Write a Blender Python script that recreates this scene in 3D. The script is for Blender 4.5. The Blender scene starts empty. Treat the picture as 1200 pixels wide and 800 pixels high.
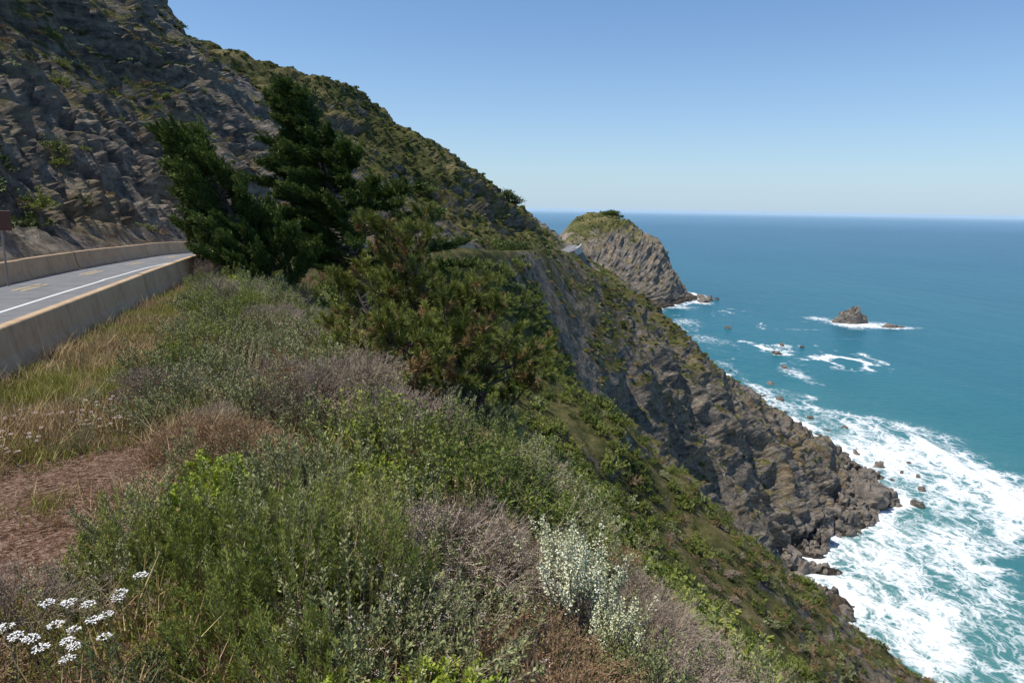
import bpy, bmesh, math, numpy as np
from mathutils import Matrix, Vector
H=120.0
rng=np.random.default_rng(7)
D=bpy.data
scene=bpy.context.scene
col=scene.collection
# ------------------------------------------------------------------ helpers
_perm=np.random.default_rng(3).permutation(4096)
_val=np.random.default_rng(4).random(4096)
def vnoise(x,y,z=0.0,seed=0):
    x=np.asarray(x,float); y=np.asarray(y,float); z=np.zeros_like(x)+z
    xi=np.floor(x).astype(np.int64); yi=np.floor(y).astype(np.int64); zi=np.floor(z).astype(np.int64)
    fx=x-xi; fy=y-yi; fz=z-zi
    fx=fx**3*(fx*(fx*6-15)+10); fy=fy**3*(fy*(fy*6-15)+10); fz=fz**3*(fz*(fz*6-15)+10)
    def h(a,b,c): return _val[_perm[(_perm[(_perm[(a+seed*17)&4095]+b)&4095]+c)&4095]]
    c000=h(xi,yi,zi);c100=h(xi+1,yi,zi);c010=h(xi,yi+1,zi);c110=h(xi+1,yi+1,zi)
    c001=h(xi,yi,zi+1);c101=h(xi+1,yi,zi+1);c011=h(xi,yi+1,zi+1);c111=h(xi+1,yi+1,zi+1)
    a=c000+(c100-c000)*fx; b=c010+(c110-c010)*fx; c=c001+(c101-c001)*fx; d=c011+(c111-c011)*fx
    e=a+(b-a)*fy; f=c+(d-c)*fy
    return e+(f-e)*fz
def fbm(x,y,z=0.0,o=4,seed=0,g=.5):
    s=0;a=1;t=0
    for i in range(o):
        s=s+a*(vnoise(x,y,z,seed+i)*2-1);t+=a;a*=g
        x,y=(x*1.6-y*1.2)+5.3,(x*1.2+y*1.6)+1.7; z=np.asarray(z)*2.0
    return s/t
def ridged(x,y,z=0.0,o=4,seed=0,g=.5):
    s=0;a=1;t=0
    for i in range(o):
        s=s+a*(1-np.abs(vnoise(x,y,z,seed+i)*2-1)*2);t+=a;a*=g
        x,y=(x*1.6-y*1.2)+5.3,(x*1.2+y*1.6)+1.7; z=np.asarray(z)*2.0
    return s/t
def sstep(a,b,x):
    t=np.clip((x-a)/(b-a),0,1); return t*t*(3-2*t)
def make_mesh(name,V,F,mats,midx=None,attrs=None,smooth=False):
    V=np.asarray(V,np.float32); F=np.asarray(F,np.int32); k=F.shape[1]
    me=D.meshes.new(name)
    me.vertices.add(len(V)); me.vertices.foreach_set('co',V.ravel())
    me.loops.add(F.size); me.loops.foreach_set('vertex_index',F.ravel())
    me.polygons.add(len(F))
    me.polygons.foreach_set('loop_start',np.arange(0,F.size,k,dtype=np.int32))
    me.polygons.foreach_set('loop_total',np.full(len(F),k,np.int32))
    for m in mats: me.materials.append(m)
    if midx is not None: me.polygons.foreach_set('material_index',np.asarray(midx,np.int32))
    sm=np.full(len(F),smooth,bool) if np.ndim(smooth)==0 else np.asarray(smooth,bool)
    me.polygons.foreach_set('use_smooth',sm)
    me.update(calc_edges=True)
    if attrs:
        for n,a in attrs.items():
            at=me.attributes.new(n,'FLOAT','POINT'); at.data.foreach_set('value',np.asarray(a,np.float32).ravel())
    return me
def add_obj(name,me,parent=None,link=True):
    o=D.objects.new(name,me)
    if link: col.objects.link(o)
    if parent: o.parent=parent
    return o
class B:
    """accumulates quads"""
    def __init__(s): s.V=[];s.F=[];s.M=[];s.T=[];s.n=0
    def add(s,V,F,m,t):
        s.V.append(V);s.F.append(F+s.n);s.M.append(np.full(len(F),m));s.T.append(np.zeros(len(V))+t);s.n+=len(V)
    def leaves(s,P,Dr,L,W,m,t,r,flat=None):
        n=len(P); 
        if n==0: return
        Dr=Dr/np.maximum(np.linalg.norm(Dr,axis=1,keepdims=True),1e-6)
        R=r.normal(size=(n,3)) if flat is None else flat+r.normal(size=(n,3))*.25
        S=np.cross(Dr,R); S/=np.maximum(np.linalg.norm(S,axis=1,keepdims=True),1e-6)
        N=np.cross(S,Dr)
        L=(np.zeros(n)+L)[:,None]; W=(np.zeros(n)+W)[:,None]
        V=np.stack([P,P+Dr*L*.45+S*W*.5+N*W*.12,P+Dr*L,P+Dr*L*.45-S*W*.5+N*W*.12],1).reshape(-1,3)
        F=np.arange(4*n).reshape(n,4)
        s.add(V,F,m,np.repeat(np.zeros(n)+t,4))
    def tubes(s,P0,P1,r0,r1,m,t,k=3):
        P0=np.atleast_2d(P0);P1=np.atleast_2d(P1);n=len(P0)
        if n==0:return
        Dr=P1-P0; Dr=Dr/np.maximum(np.linalg.norm(Dr,axis=1,keepdims=True),1e-6)
        ref=np.where(np.abs(Dr[:,2:3])<.9,np.array([[0,0,1.]]),np.array([[1.,0,0]]))
        S=np.cross(Dr,ref);S/=np.linalg.norm(S,axis=1,keepdims=True);N=np.cross(S,Dr)
        r0=(np.zeros(n)+r0)[:,None];r1=(np.zeros(n)+r1)[:,None]
        a=[];b=[]
        for i in range(k):
            c,d=math.cos(2*math.pi*i/k),math.sin(2*math.pi*i/k)
            a.append(P0+(S*c+N*d)*r0); b.append(P1+(S*c+N*d)*r1)
        V=np.stack(a+b,1).reshape(-1,3)
        base=(np.arange(n)*2*k)[:,None,None]
        q=np.array([[i,(i+1)%k,k+(i+1)%k,k+i] for i in range(k)])[None]
        s.add(V,(base+q).reshape(-1,4),m,np.repeat(np.zeros(n)+t,2*k))
    def mesh(s,name,mats,smooth=False):
        return make_mesh(name,np.concatenate(s.V),np.concatenate(s.F),mats,np.concatenate(s.M),{'tint':np.concatenate(s.T)},smooth)
# ------------------------------------------------------------------ node helpers
def newmat(name):
    m=D.materials.new(name); m.use_nodes=True; nt=m.node_tree; nt.nodes.clear(); return m,nt
def N(nt,t): return nt.nodes.new(t)
def Lk(nt,a,b): nt.links.new(a,b)
def ramp(nt,fac,stops,interp='LINEAR'):
    r=nt.nodes.new('ShaderNodeValToRGB'); r.color_ramp.interpolation=interp
    e=r.color_ramp.elements
    while len(e)>1: e.remove(e[0])
    e[0].position=stops[0][0]; e[0].color=(*stops[0][1],1)
    for p,c in stops[1:]:
        x=e.new(p); x.color=(*c,1)
    Lk(nt,fac,r.inputs[0]); return r.outputs[0]
def math_(nt,op,a,b=None,c=None,clamp=False):
    n=nt.nodes.new('ShaderNodeMath'); n.operation=op; n.use_clamp=clamp
    for i,v in enumerate((a,b,c)):
        if v is None: continue
        if isinstance(v,(int,float)): n.inputs[i].default_value=v
        else: Lk(nt,v,n.inputs[i])
    return n.outputs[0]
def mix(nt,f,a,b,bt='MIX'):
    n=nt.nodes.new('ShaderNodeMix'); n.data_type='RGBA'; n.blend_type=bt
    for s,v in ((n.inputs[0],f),(n.inputs[6],a),(n.inputs[7],b)):
        if isinstance(v,(int,float)): s.default_value=v
        elif isinstance(v,tuple): s.default_value=(*v,1)
        else: Lk(nt,v,s)
    return n.outputs[2]
def attr(nt,n):
    a=nt.nodes.new('ShaderNodeAttribute'); a.attribute_name=n; return a.outputs['Fac']
def noise(nt,vec,scale,detail=4,rough=.55,dist=0.0):
    n=nt.nodes.new('ShaderNodeTexNoise'); n.inputs['Scale'].default_value=scale; n.inputs['Detail'].default_value=detail
    n.inputs['Roughness'].default_value=rough; n.inputs['Distortion'].default_value=dist
    Lk(nt,vec,n.inputs['Vector']); return n.outputs['Fac']
def mapping(nt,vec,scale=(1,1,1),rot=(0,0,0)):
    n=nt.nodes.new('ShaderNodeMapping'); n.inputs['Scale'].default_value=scale; n.inputs['Rotation'].default_value=rot
    Lk(nt,vec,n.inputs['Vector']); return n.outputs[0]
def leafmat(name,c0,c1,c2,trans=0,rough=.6):
    m,nt=newmat(name)
    t=attr(nt,'tint'); oi=nt.nodes.new('ShaderNodeObjectInfo')
    f=math_(nt,'ADD',math_(nt,'MULTIPLY',t,.62),math_(nt,'MULTIPLY',oi.outputs['Random'],.38))
    c=ramp(nt,f,[(0.08,c0),(.5,c1),(.92,c2)])
    p=N(nt,'ShaderNodeBsdfPrincipled'); Lk(nt,c,p.inputs['Base Color']); p.inputs['Roughness'].default_value=rough
    p.inputs['Specular IOR Level'].default_value=.3
    o=N(nt,'ShaderNodeOutputMaterial')
    if trans>0:
        tr=N(nt,'ShaderNodeBsdfTranslucent'); c2_=mix(nt,1.0,c,(1.0,1.0,.55),'MULTIPLY'); Lk(nt,c2_,tr.inputs[0])
        ms=N(nt,'ShaderNodeMixShader'); ms.inputs[0].default_value=trans
        Lk(nt,p.outputs[0],ms.inputs[1]);Lk(nt,tr.outputs[0],ms.inputs[2]);Lk(nt,ms.outputs[0],o.inputs[0])
    else: Lk(nt,p.outputs[0],o.inputs[0])
    return m
def flatmat(name,c0,c1,scale=5,rough=.85,bump=.3,bd=.02):
    m,nt=newmat(name); g=N(nt,'ShaderNodeNewGeometry')
    n=noise(nt,g.outputs['Position'],scale,6,.65)
    c=ramp(nt,n,[(.3,c0),(.7,c1)])
    p=N(nt,'ShaderNodeBsdfPrincipled'); Lk(nt,c,p.inputs['Base Color']); p.inputs['Roughness'].default_value=rough
    b=N(nt,'ShaderNodeBump'); b.inputs['Strength'].default_value=bump; b.inputs['Distance'].default_value=bd
    Lk(nt,noise(nt,g.outputs['Position'],scale*6,5,.7),b.inputs['Height']); Lk(nt,b.outputs[0],p.inputs['Normal'])
    o=N(nt,'ShaderNodeOutputMaterial');Lk(nt,p.outputs[0],o.inputs[0]); return m
# ------------------------------------------------------------------ terrain profiles (relative to viewpoint height)
#   Y   : A  B  C  D(inner road) E(outer road) F(berm edge) G H I(shore)
ST={
-40:[(-170,85),(-75,50),(-26,15),(-12.5,-3.1),(-5.5,-3.2),(2.5,-1.7),(20,-18),(60,-56),(125,-120)],
0:[(-170,85),(-76,50),(-28,14),(-14.3,-3.2),(-6.2,-3.2),(1.0,-1.9),(19,-20),(58,-56),(124,-120)],
12.6:[(-170,85),(-77,49),(-33,13),(-16.8,-3.2),(-9.5,-3.2),(-2.0,-3.0),(16,-21),(54,-56),(122,-120)],
25:[(-172,85),(-78,48),(-38,13),(-20.0,-3.3),(-13.1,-3.3),(-8.5,-3.9),(12,-22),(50,-57),(120,-120)],
37:[(-172,85),(-79,48),(-42,14),(-23.2,-3.5),(-16.6,-3.5),(-13.3,-4.4),(8,-22.5),(47,-57),(118,-120)],
50:[(-172,85),(-79,48),(-45,15),(-26,-3.8),(-19,-3.8),(-16.5,-4.8),(5,-21),(45,-55.5),(118,-120)],
70:[(-172,85),(-79,48),(-49,16),(-26.5,-4.4),(-19.5,-4.4),(-17,-5.2),(10,-20.5),(47,-52.5),(122,-120)],
85:[(-170,80),(-76,45),(-47,14),(-22.5,-5),(-15.5,-5),(-12.5,-6),(8,-26),(38,-57),(100,-120)],
100:[(-165,75),(-72,41),(-44,13),(-15.5,-5.6),(-8.5,-5.6),(-5,-6.5),(12,-36),(36,-68),(88,-120)],
125:[(-150,66),(-68,36),(-43,14),(-11,-8.0),(-4,-8.0),(0.5,-7.6),(19,-43),(42,-77),(80,-120)],
150:[(-150,56),(-78,34),(-42,10),(-8,-10.6),(-1,-10.6),(5,-8.6),(26,-42),(48,-80),(78,-120)],
200:[(-150,44),(-85,24),(-40,3),(0,-14.3),(7.5,-14.3),(13,-11.4),(42,-47),(66,-84),(90,-120)],
228:[(-150,50),(-85,30),(-38,6),(4,-15.8),(11,-15.8),(17,-13.2),(50,-50),(78,-86),(100,-120)],
250:[(-155,66),(-82,42),(-32,12),(8,-16.8),(15,-16.8),(21,-15.6),(59,-52),(94,-86),(126,-120)],
275:[(-165,70),(-76,45),(-22,12),(13,-18),(20,-18),(25,-19.6),(69,-59),(112,-91),(152,-120)],
300:[(-170,71),(-71,47),(-15,12),(17,-19),(24,-19),(29,-24),(77,-64),(120,-93),(157,-120)],
350:[(-175,74),(-82,51),(-14,8),(25,-20.5),(32,-20.5),(36,-31),(80,-69),(115,-98),(150,-120)],
420:[(-180,70),(-100,48),(-20,6),(34,-22),(41,-22),(44,-32),(77,-62),(110,-95),(150,-120)],
500:[(-190,70),(-110,50),(-20,4),(42,-27),(49,-27),(53,-36),(82,-62),(110,-95),(142,-120)],
600:[(-200,70),(-110,45),(-10,0),(48,-34),(55,-34),(65,-40),(88,-66),(114,-98),(136,-120)],
700:[(-200,60),(-110,35),(-10,-8),(52,-41),(59,-41),(68,-46),(98,-75),(122,-103),(146,-120)],
820:[(-200,50),(-110,20),(-10,-22),(52,-46),(60,-46),(68,-48),(92,-78),(120,-106),(148,-120)],
870:[(-200,40),(-110,10),(-10,-28),(48,-46),(56,-45),(68,-44),(110,-68),(160,-100),(200,-120)],
900:[(-200,30),(-110,0),(-10,-34),(48,-46),(58,-43),(76,-30),(118,-32),(190,-78),(228,-120)],
930:[(-200,20),(-110,-10),(-10,-40),(48,-46),(60,-40),(84,-18),(130,-8),(200,-42),(240,-120)],
970:[(-200,10),(-110,-20),(-10,-45),(48,-52),(62,-40),(90,-8),(140,-4),(205,-40),(246,-120)],
1050:[(-200,0),(-110,-40),(-10,-70),(48,-70),(62,-50),(90,-15),(130,-12),(195,-50),(235,-120)],
1150:[(-200,-30),(-120,-60),(-20,-100),(20,-108),(40,-108),(60,-105),(80,-108),(95,-112),(110,-120)],
1400:[(-400,-60),(-320,-80),(-250,-100),(-240,-108),(-230,-110),(-220,-112),(-210,-114),(-200,-116),(-190,-120)]}
ys=[-40.0]
while ys[-1]<1400:
    y=ys[-1]; ys.append(y+max(.25 if -5<y<30 else (.5 if y>=30 else 1.5),.0080*abs(y) if y>0 else 0))
ys=np.array(ys); NY=len(ys)
SY=np.array(sorted(ST)); PT=np.array([ST[k] for k in SY],float)
PT=np.concatenate([PT[:,:1]+np.array([-350,-70.]),PT,PT[:,-1:]+np.array([45,-14.])],1)
C=np.zeros((NY,11,2))
for i in range(11):
    for j in range(2): C[:,i,j]=np.interp(ys,SY,PT[:,i,j])
def smooth_rows(A,it):
    for _ in range(it):
        P=np.concatenate([A[:1]*2-A[1:2],A,A[-1:]*2-A[-2:-1]]); A=.25*P[:-2]+.5*P[1:-1]+.25*P[2:]
    return A
C=smooth_rows(C,26)
cnt=[12,24,80,90,12,42,90,95,95,14]
s=np.concatenate([np.arange(c)/c+i for i,c in enumerate(cnt)]+[[10.0]]); NS=len(s)
X=np.zeros((NY,NS));Z=np.zeros((NY,NS))
for r in range(NY):
    X[r]=np.interp(s,np.arange(11),C[r,:,0]);Z[r]=np.interp(s,np.arange(11),C[r,:,1])
lock=((s>3.6)&(s<5.6))
for _ in range(60):
    for A in (X,Z):
        Bm=A.copy(); Bm[:,1:-1]=.25*A[:,:-2]+.5*A[:,1:-1]+.25*A[:,2:]
        A[:,~lock]=Bm[:,~lock]
Y=np.repeat(ys[:,None],NS,1)
def normals(X,Y,Z):
    P=np.stack([X,Y,Z],-1)
    ds=np.gradient(P,axis=1);dy=np.gradient(P,axis=0)
    n=np.cross(ds,dy); n/=np.maximum(np.linalg.norm(n,axis=-1,keepdims=True),1e-9); return n
n0=normals(X,Y,Z)
xD=C[:,4,0][:,None];xE=C[:,5,0][:,None];xF=C[:,6,0][:,None]
S=np.repeat(s[None],NY,0)
right=sstep(0,1,(X-xE)/1.5)*(S>5); left=sstep(0,1,(xD-X-.6)/2.5)*(S<4)
far=sstep(60,220,Y)
slope_m=sstep(0,25,X-xF)*(S>6)
d=np.zeros_like(X)
d+=right*(fbm(X/1.6,Y/1.6,Z/1.6,4,1)*.10)
d+=slope_m*(fbm(X/11,Y/11,Z/11,5,5)*(1.6+2.4*far))
gul=ridged(Y/34+fbm(X/40,Y/60,0,2,30)*.8,X/130,Z/150,4,9)
gul2=ridged(Y/11+fbm(X/14,Y/20,0,2,31)*.8,X/45,Z/60,3,19)
d+=slope_m*((gul-.2)*(2.0+7.0*far)*(1-.5*sstep(700,900,Y))+(gul2-.1)*(.8+2.6*far))
d+=slope_m*far*(ridged(X/7,Y/7,Z/7,4,49)-.1)*1.8
d+=slope_m*(1-far)*(fbm(X/4,Y/4,Z/4,4,52)*.6+sstep(-25,-60,Z)*ridged(X/5,Y/5,Z/5,4,54)*1.2)
lm=left*sstep(0,12,xD-X)
wz=fbm(X/20,Y/20,Z/20,3,77)*5+fbm(X/5,Y/5,Z/5,3,76)*1.2
bed=(Z*1.0+Y*.75-X*.35+wz)/3.6; bf=bed-np.floor(bed)
led=np.where(bf<.75,bf/.75,(1-bf)/.25)-.5
bed2=(Z*.6-Y*1.0+X*.2+wz*.6)/1.5; b2f=bed2-np.floor(bed2); led2=np.where(b2f<.7,b2f/.7,(1-b2f)/.3)-.5
rockmask=sstep(-.25,.2,fbm(X/14,Y/14,Z/14,3,78)+.25*sstep(30,5,xD-X))
d+=left*fbm(X/2.2,Y/2.2,Z/2.2,5,61)*.3
d+=left*(.35+.65*sstep(0,8,xD-X))*((ridged(Y/4.5+Z/14,Z/13,X/30,4,65)-.35)*2.0+(ridged(Y/1.7+Z/5,Z/5,X/9,3,67)-.3)*.8)*(1-.3*far)
d+=left*rockmask*(led*1.0+led2*.7)*(1-.6*far)
d+=lm*((ridged(Y/16+Z/30,Z/26,X/60,5,71)-.4)*5.0*(1+.7*far)+fbm(X/30,Y/30,Z/30,4,81)*2.2*(1+far))
shore=(S>8.3)
d+=shore*sstep(8.3,8.8,S)*(S<9.6)*ridged(X/9,Y/9,Z/9,4,91)*2.2*sstep(100,200,Y)
X=X+n0[...,0]*d;Yd=Y+n0[...,1]*d;Z=Z+n0[...,2]*d
Z[(S>4.02)&(S<4.98)]-=.06
n1=normals(X,Yd,Z)
TX,TY,TZ=X,Yd,Z+H
nb=fbm(X/22,Y/22,Z/22,4,101)
nz=n1[...,2]
veg=.5+nb*.5
veg=veg+np.where(S<4,np.where(Y<170,.04-.25*sstep(20,0,xD-X)-.35*(rockmask-.5),.55)*1.0,0)
veg=veg+np.where(S>5,.30*(1-sstep(110,150,Y)),0)
veg=veg-np.where((S>6)&(Y<140),.35*sstep(-25,-60,Z),0)
veg=veg+np.where((S>5)&(Y>140)&(Y<820),.12-.48*sstep(-35,-85,Z),0)
veg=veg+np.where((Y>820)&(S>4),-.35+1.0*sstep(-42,-14,Z+nb*14),0)
veg=veg+(nz-.70)*1.2
veg=np.where(Z<-108,-.3,veg)
soil=sstep(14,6,Y)*sstep(-1.0,1.5,-(X-xF))*(S>5)*1.0
dry=sstep(60,30,Y)*(S>5)*sstep(6,0,X-xF)
pale=np.exp(-((Y-450)/70)**2)*(S>3.5)*(S<6.3)+.8*np.exp(-((Y-850)/60)**2)*(S>3.4)*(S<5.6)
pale=pale+.5*sstep(85,115,Y)*sstep(185,150,Y)*sstep(1.9,2.3,S)*sstep(3.9,3.4,S)*sstep(-.2,.2,fbm(X/16,Y/16,Z/16,4,107))
wet=sstep(-112,-117,Z)
V=np.stack([TX,TY,TZ],-1).reshape(-1,3)
idx=np.arange(NY*NS).reshape(NY,NS)
F=np.stack([idx[:-1,:-1],idx[:-1,1:],idx[1:,1:],idx[1:,:-1]],-1).reshape(-1,4)
smf=~((S<3.9)|(S>7.0)&(Y>120))[:-1,:-1].reshape(-1)
m,nt=newmat('hillside_ground'); g=N(nt,'ShaderNodeNewGeometry'); pos=g.outputs['Position']
wv=nt.nodes.new('ShaderNodeVectorMath'); wv.operation='ADD'
nn=nt.nodes.new('ShaderNodeTexNoise'); nn.inputs['Scale'].default_value=.05; Lk(nt,pos,nn.inputs['Vector'])
sc=nt.nodes.new('ShaderNodeVectorMath'); sc.operation='SCALE'; sc.inputs[3].default_value=14; Lk(nt,nn.outputs['Color'],sc.inputs[0])
Lk(nt,pos,wv.inputs[0]);Lk(nt,sc.outputs[0],wv.inputs[1])
strata=noise(nt,mapping(nt,wv.outputs[0],(.15,.30,.75),(.5,.35,.2)),1.0,8,.74)
fine=noise(nt,pos,1.3,8,.78)
rf=math_(nt,'ADD',math_(nt,'MULTIPLY',strata,.55),math_(nt,'MULTIPLY',fine,.45))
rockc=ramp(nt,rf,[(.38,(.06,.056,.056)),(.45,(.16,.14,.125)),(.51,(.31,.26,.21)),(.57,(.45,.38,.30)),(.65,(.58,.52,.44))])
ochre=ramp(nt,rf,[(.4,(.14,.095,.05)),(.5,(.33,.24,.13)),(.62,(.50,.40,.24))])
rockc=mix(nt,math_(nt,'MULTIPLY_ADD',noise(nt,pos,.09,5,.65),5,-2.4,clamp=True),rockc,ochre)
vegc=ramp(nt,math_(nt,'ADD',math_(nt,'MULTIPLY',noise(nt,pos,.5,8,.78),.6),math_(nt,'MULTIPLY',noise(nt,pos,.05,3,.5),.4)),
  [(.38,(.035,.05,.016)),(.46,(.09,.10,.032)),(.53,(.18,.165,.06)),(.60,(.29,.235,.115)),(.70,(.37,.29,.18))])
va=math_(nt,'ADD',attr(nt,'veg'),math_(nt,'MULTIPLY_ADD',noise(nt,pos,.22,8,.74),2.4,-1.2))
vm=math_(nt,'MULTIPLY_ADD',va,4.5,-1.8,clamp=True)
c=mix(nt,vm,rockc,vegc)
dryc=ramp(nt,noise(nt,pos,2.5,8,.75),[(.35,(.09,.065,.03)),(.5,(.22,.16,.08)),(.65,(.38,.29,.16))])
c=mix(nt,math_(nt,'MULTIPLY',attr(nt,'dry'),.85),c,dryc)
grit=nt.nodes.new('ShaderNodeTexVoronoi'); grit.inputs['Scale'].default_value=28; Lk(nt,pos,grit.inputs['Vector'])
sepc=nt.nodes.new('ShaderNodeSeparateColor'); Lk(nt,grit.outputs['Color'],sepc.inputs[0])
soilc=ramp(nt,math_(nt,'ADD',math_(nt,'MULTIPLY',sepc.outputs[0],.5),math_(nt,'MULTIPLY',noise(nt,pos,3,6,.7),.5)),
  [(.25,(.12,.065,.04)),(.5,(.29,.165,.11)),(.8,(.50,.36,.27))])
c=mix(nt,attr(nt,'soil'),c,soilc)
c=mix(nt,math_(nt,'MULTIPLY',attr(nt,'pale'),.75,clamp=True),c,mix(nt,fine,(.26,.215,.185),(.54,.48,.43)))
c=mix(nt,math_(nt,'MULTIPLY',attr(nt,'wet'),.75),c,(.03,.028,.025))
p=N(nt,'ShaderNodeBsdfPrincipled');Lk(nt,c,p.inputs['Base Color']);p.inputs['Roughness'].default_value=.95;p.inputs['Specular IOR Level'].default_value=.15
b1=N(nt,'ShaderNodeBump');b1.inputs['Strength'].default_value=1.0;b1.inputs['Distance'].default_value=3.2;Lk(nt,strata,b1.inputs['Height'])
b2=N(nt,'ShaderNodeBump');b2.inputs['Strength'].default_value=1.0;b2.inputs['Distance'].default_value=.8;Lk(nt,fine,b2.inputs['Height']);Lk(nt,b1.outputs[0],b2.inputs['Normal'])
b3=N(nt,'ShaderNodeBump');b3.inputs['Strength'].default_value=.5;b3.inputs['Distance'].default_value=.02;Lk(nt,grit.outputs['Distance'],b3.inputs['Height']);Lk(nt,b2.outputs[0],b3.inputs['Normal'])
Lk(nt,b3.outputs[0],p.inputs['Normal'])
o=N(nt,'ShaderNodeOutputMaterial');Lk(nt,p.outputs[0],o.inputs[0])
me=make_mesh('coastal_hillside',V,F,[m],None,{'veg':veg,'soil':soil,'pale':pale,'wet':wet,'dry':dry},smf)
add_obj('coastal_hillside_terrain',me)
# ------------------------------------------------------------------ road + barriers
pathY=ys
XD=C[:,4,0];ZD=C[:,4,1]+H;XE=C[:,5,0];ZE=C[:,5,1]+H
rs=(pathY>-39)&(pathY<640)
def ribbon(f0,f1,dz):
    yy=pathY[rs]
    def pt(f):
        x=XD[rs]+(XE[rs]-XD[rs])*f; z=ZD[rs]+(ZE[rs]-ZD[rs])*f; return np.stack([x,yy,z+dz],1)
    a,b=pt(f0),pt(f1); n=len(a); V=np.concatenate([a,b])
    i=np.arange(n-1); return V,np.stack([i,i+n,i+n+1,i+1],1)
asph=flatmat('asphalt',(.13,.13,.135),(.20,.20,.205),1.2,.9,.25,.01)
wp=flatmat('white_road_paint',(.65,.65,.63),(.8,.8,.78),9,.7,.1,.003)
yp=flatmat('yellow_road_paint',(.50,.36,.16),(.6,.45,.2),9,.7,.1,.003)
Vr,Fr=ribbon(0,1,0.0)
road=add_obj('coastal_road',make_mesh('road',Vr,Fr,[asph],smooth=True))
for nm,f0,f1,mt in (('edge_line_outer',.50,.518,wp),):
    V_,F_=ribbon(f0,f1,.005); add_obj(nm,make_mesh(nm,V_,F_,[mt]),road)
arc=np.concatenate([[0],np.cumsum(np.hypot(np.diff(XE),np.diff(pathY)))])
for k,(f0,f1) in enumerate(((.215,.230),(.262,.277))):
    V_,F_=ribbon(f0,f1,.005); am=arc[rs][:-1]; keep=(am%7.3)<2.6
    add_obj('centre_line_%d'%k,make_mesh('centre_line',V_,F_[keep],[yp]),road)
m,nt=newmat('tan_concrete'); g=N(nt,'ShaderNodeNewGeometry'); pos=g.outputs['Position']
n1_=noise(nt,pos,1.1,6,.7);n2_=noise(nt,mapping(nt,pos,(6,6,.8)),1.0,5,.7)
c=ramp(nt,math_(nt,'ADD',math_(nt,'MULTIPLY',n1_,.5),math_(nt,'MULTIPLY',n2_,.5)),[(.3,(.28,.185,.11)),(.5,(.48,.335,.20)),(.7,(.58,.43,.27))])
p=N(nt,'ShaderNodeBsdfPrincipled');Lk(nt,c,p.inputs['Base Color']);p.inputs['Roughness'].default_value=.9
b=N(nt,'ShaderNodeBump');b.inputs['Distance'].default_value=.01;b.inputs['Strength'].default_value=.5;Lk(nt,noise(nt,pos,30,5,.7),b.inputs['Height']);Lk(nt,b.outputs[0],p.inputs['Normal'])
o=N(nt,'ShaderNodeOutputMaterial');Lk(nt,p.outputs[0],o.inputs[0]); conc=m
prof=np.array([(-.30,-.3),(-.30,.08),(-.18,.34),(-.11,.86),(-.09,.88),(.09,.88),(.11,.86),(.18,.34),(.30,.08),(.30,-.3)])
def barrier(name,px,pz,y0,y1,seg=6.1):
    sel=(pathY>=y0)&(pathY<=y1); P=np.stack([px[sel],pathY[sel],pz[sel]],1)
    L=np.concatenate([[0],np.cumsum(np.linalg.norm(np.diff(P,axis=0),axis=1))])
    Vs=[];Fs=[];n=0;t=0;k=len(prof)
    while t+seg<L[-1]:
        ts=np.linspace(t+.03,t+seg-.03,4)
        pp=np.stack([np.interp(ts,L,P[:,i]) for i in range(3)],1)
        tg=(pp[-1]-pp[0]);tg/=np.linalg.norm(tg);sd=np.array([tg[1],-tg[0],0]);sd/=np.linalg.norm(sd)
        jit=rng.normal(0,.03);jz=rng.normal(0,.012)
        rings=[pp[j]+sd*(prof[:,0:1]+jit)+np.array([0,0,1])*(prof[:,1:2]+jz) for j in range(4)]
        Vs.append(np.concatenate(rings))
        for j in range(3):
            for i in range(k):
                i2=(i+1)%k; Fs.append((n+j*k+i,n+j*k+i2,n+(j+1)*k+i2,n+(j+1)*k+i))
        for base in (0,3*k):
            for i in range(k//2-1):
                Fs.append((n+base+i,n+base+i+1,n+base+k-2-i,n+base+k-1-i))
        n+=4*k;t+=seg
    add_obj(name,make_mesh(name,np.concatenate(Vs),np.array(Fs),[conc]))
barrier('concrete_barrier',XE-.05,ZE,-38,118)
barrier('concrete_barrier.001',XD+.05,ZD,-38,95)
barrier('concrete_barrier.002',XE-.05,ZE,520,620)
# retaining wall that carries the road across the distant slope: battered face, coping
palec=flatmat('pale_retaining_concrete',(.42,.38,.33),(.60,.56,.50),.25,.9,.3,.05)
sel=(pathY>=335)&(pathY<=515);wx=XE[sel];wy=pathY[sel];wz_=ZE[sel];n=len(wx)
sec=np.array([(.2,.9),(.9,.9),(.9,.5),(.6,.5),(2.0,-9.0),(.2,-9.0)]);k=len(sec)
V=np.concatenate([np.stack([wx+a_,wy,wz_+b_],1)[:,None] for a_,b_ in sec],1).reshape(-1,3)
Fs=[(i*k+j,i*k+(j+1)%k,(i+1)*k+(j+1)%k,(i+1)*k+j) for i in range(n-1) for j in range(k)]
Fs+=[(0,1,2,3),(0,3,4,5),((n-1)*k,(n-1)*k+1,(n-1)*k+2,(n-1)*k+3),((n-1)*k,(n-1)*k+3,(n-1)*k+4,(n-1)*k+5)]
add_obj('retaining_wall',make_mesh('retaining_wall',V,np.array(Fs),[palec]))
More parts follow.
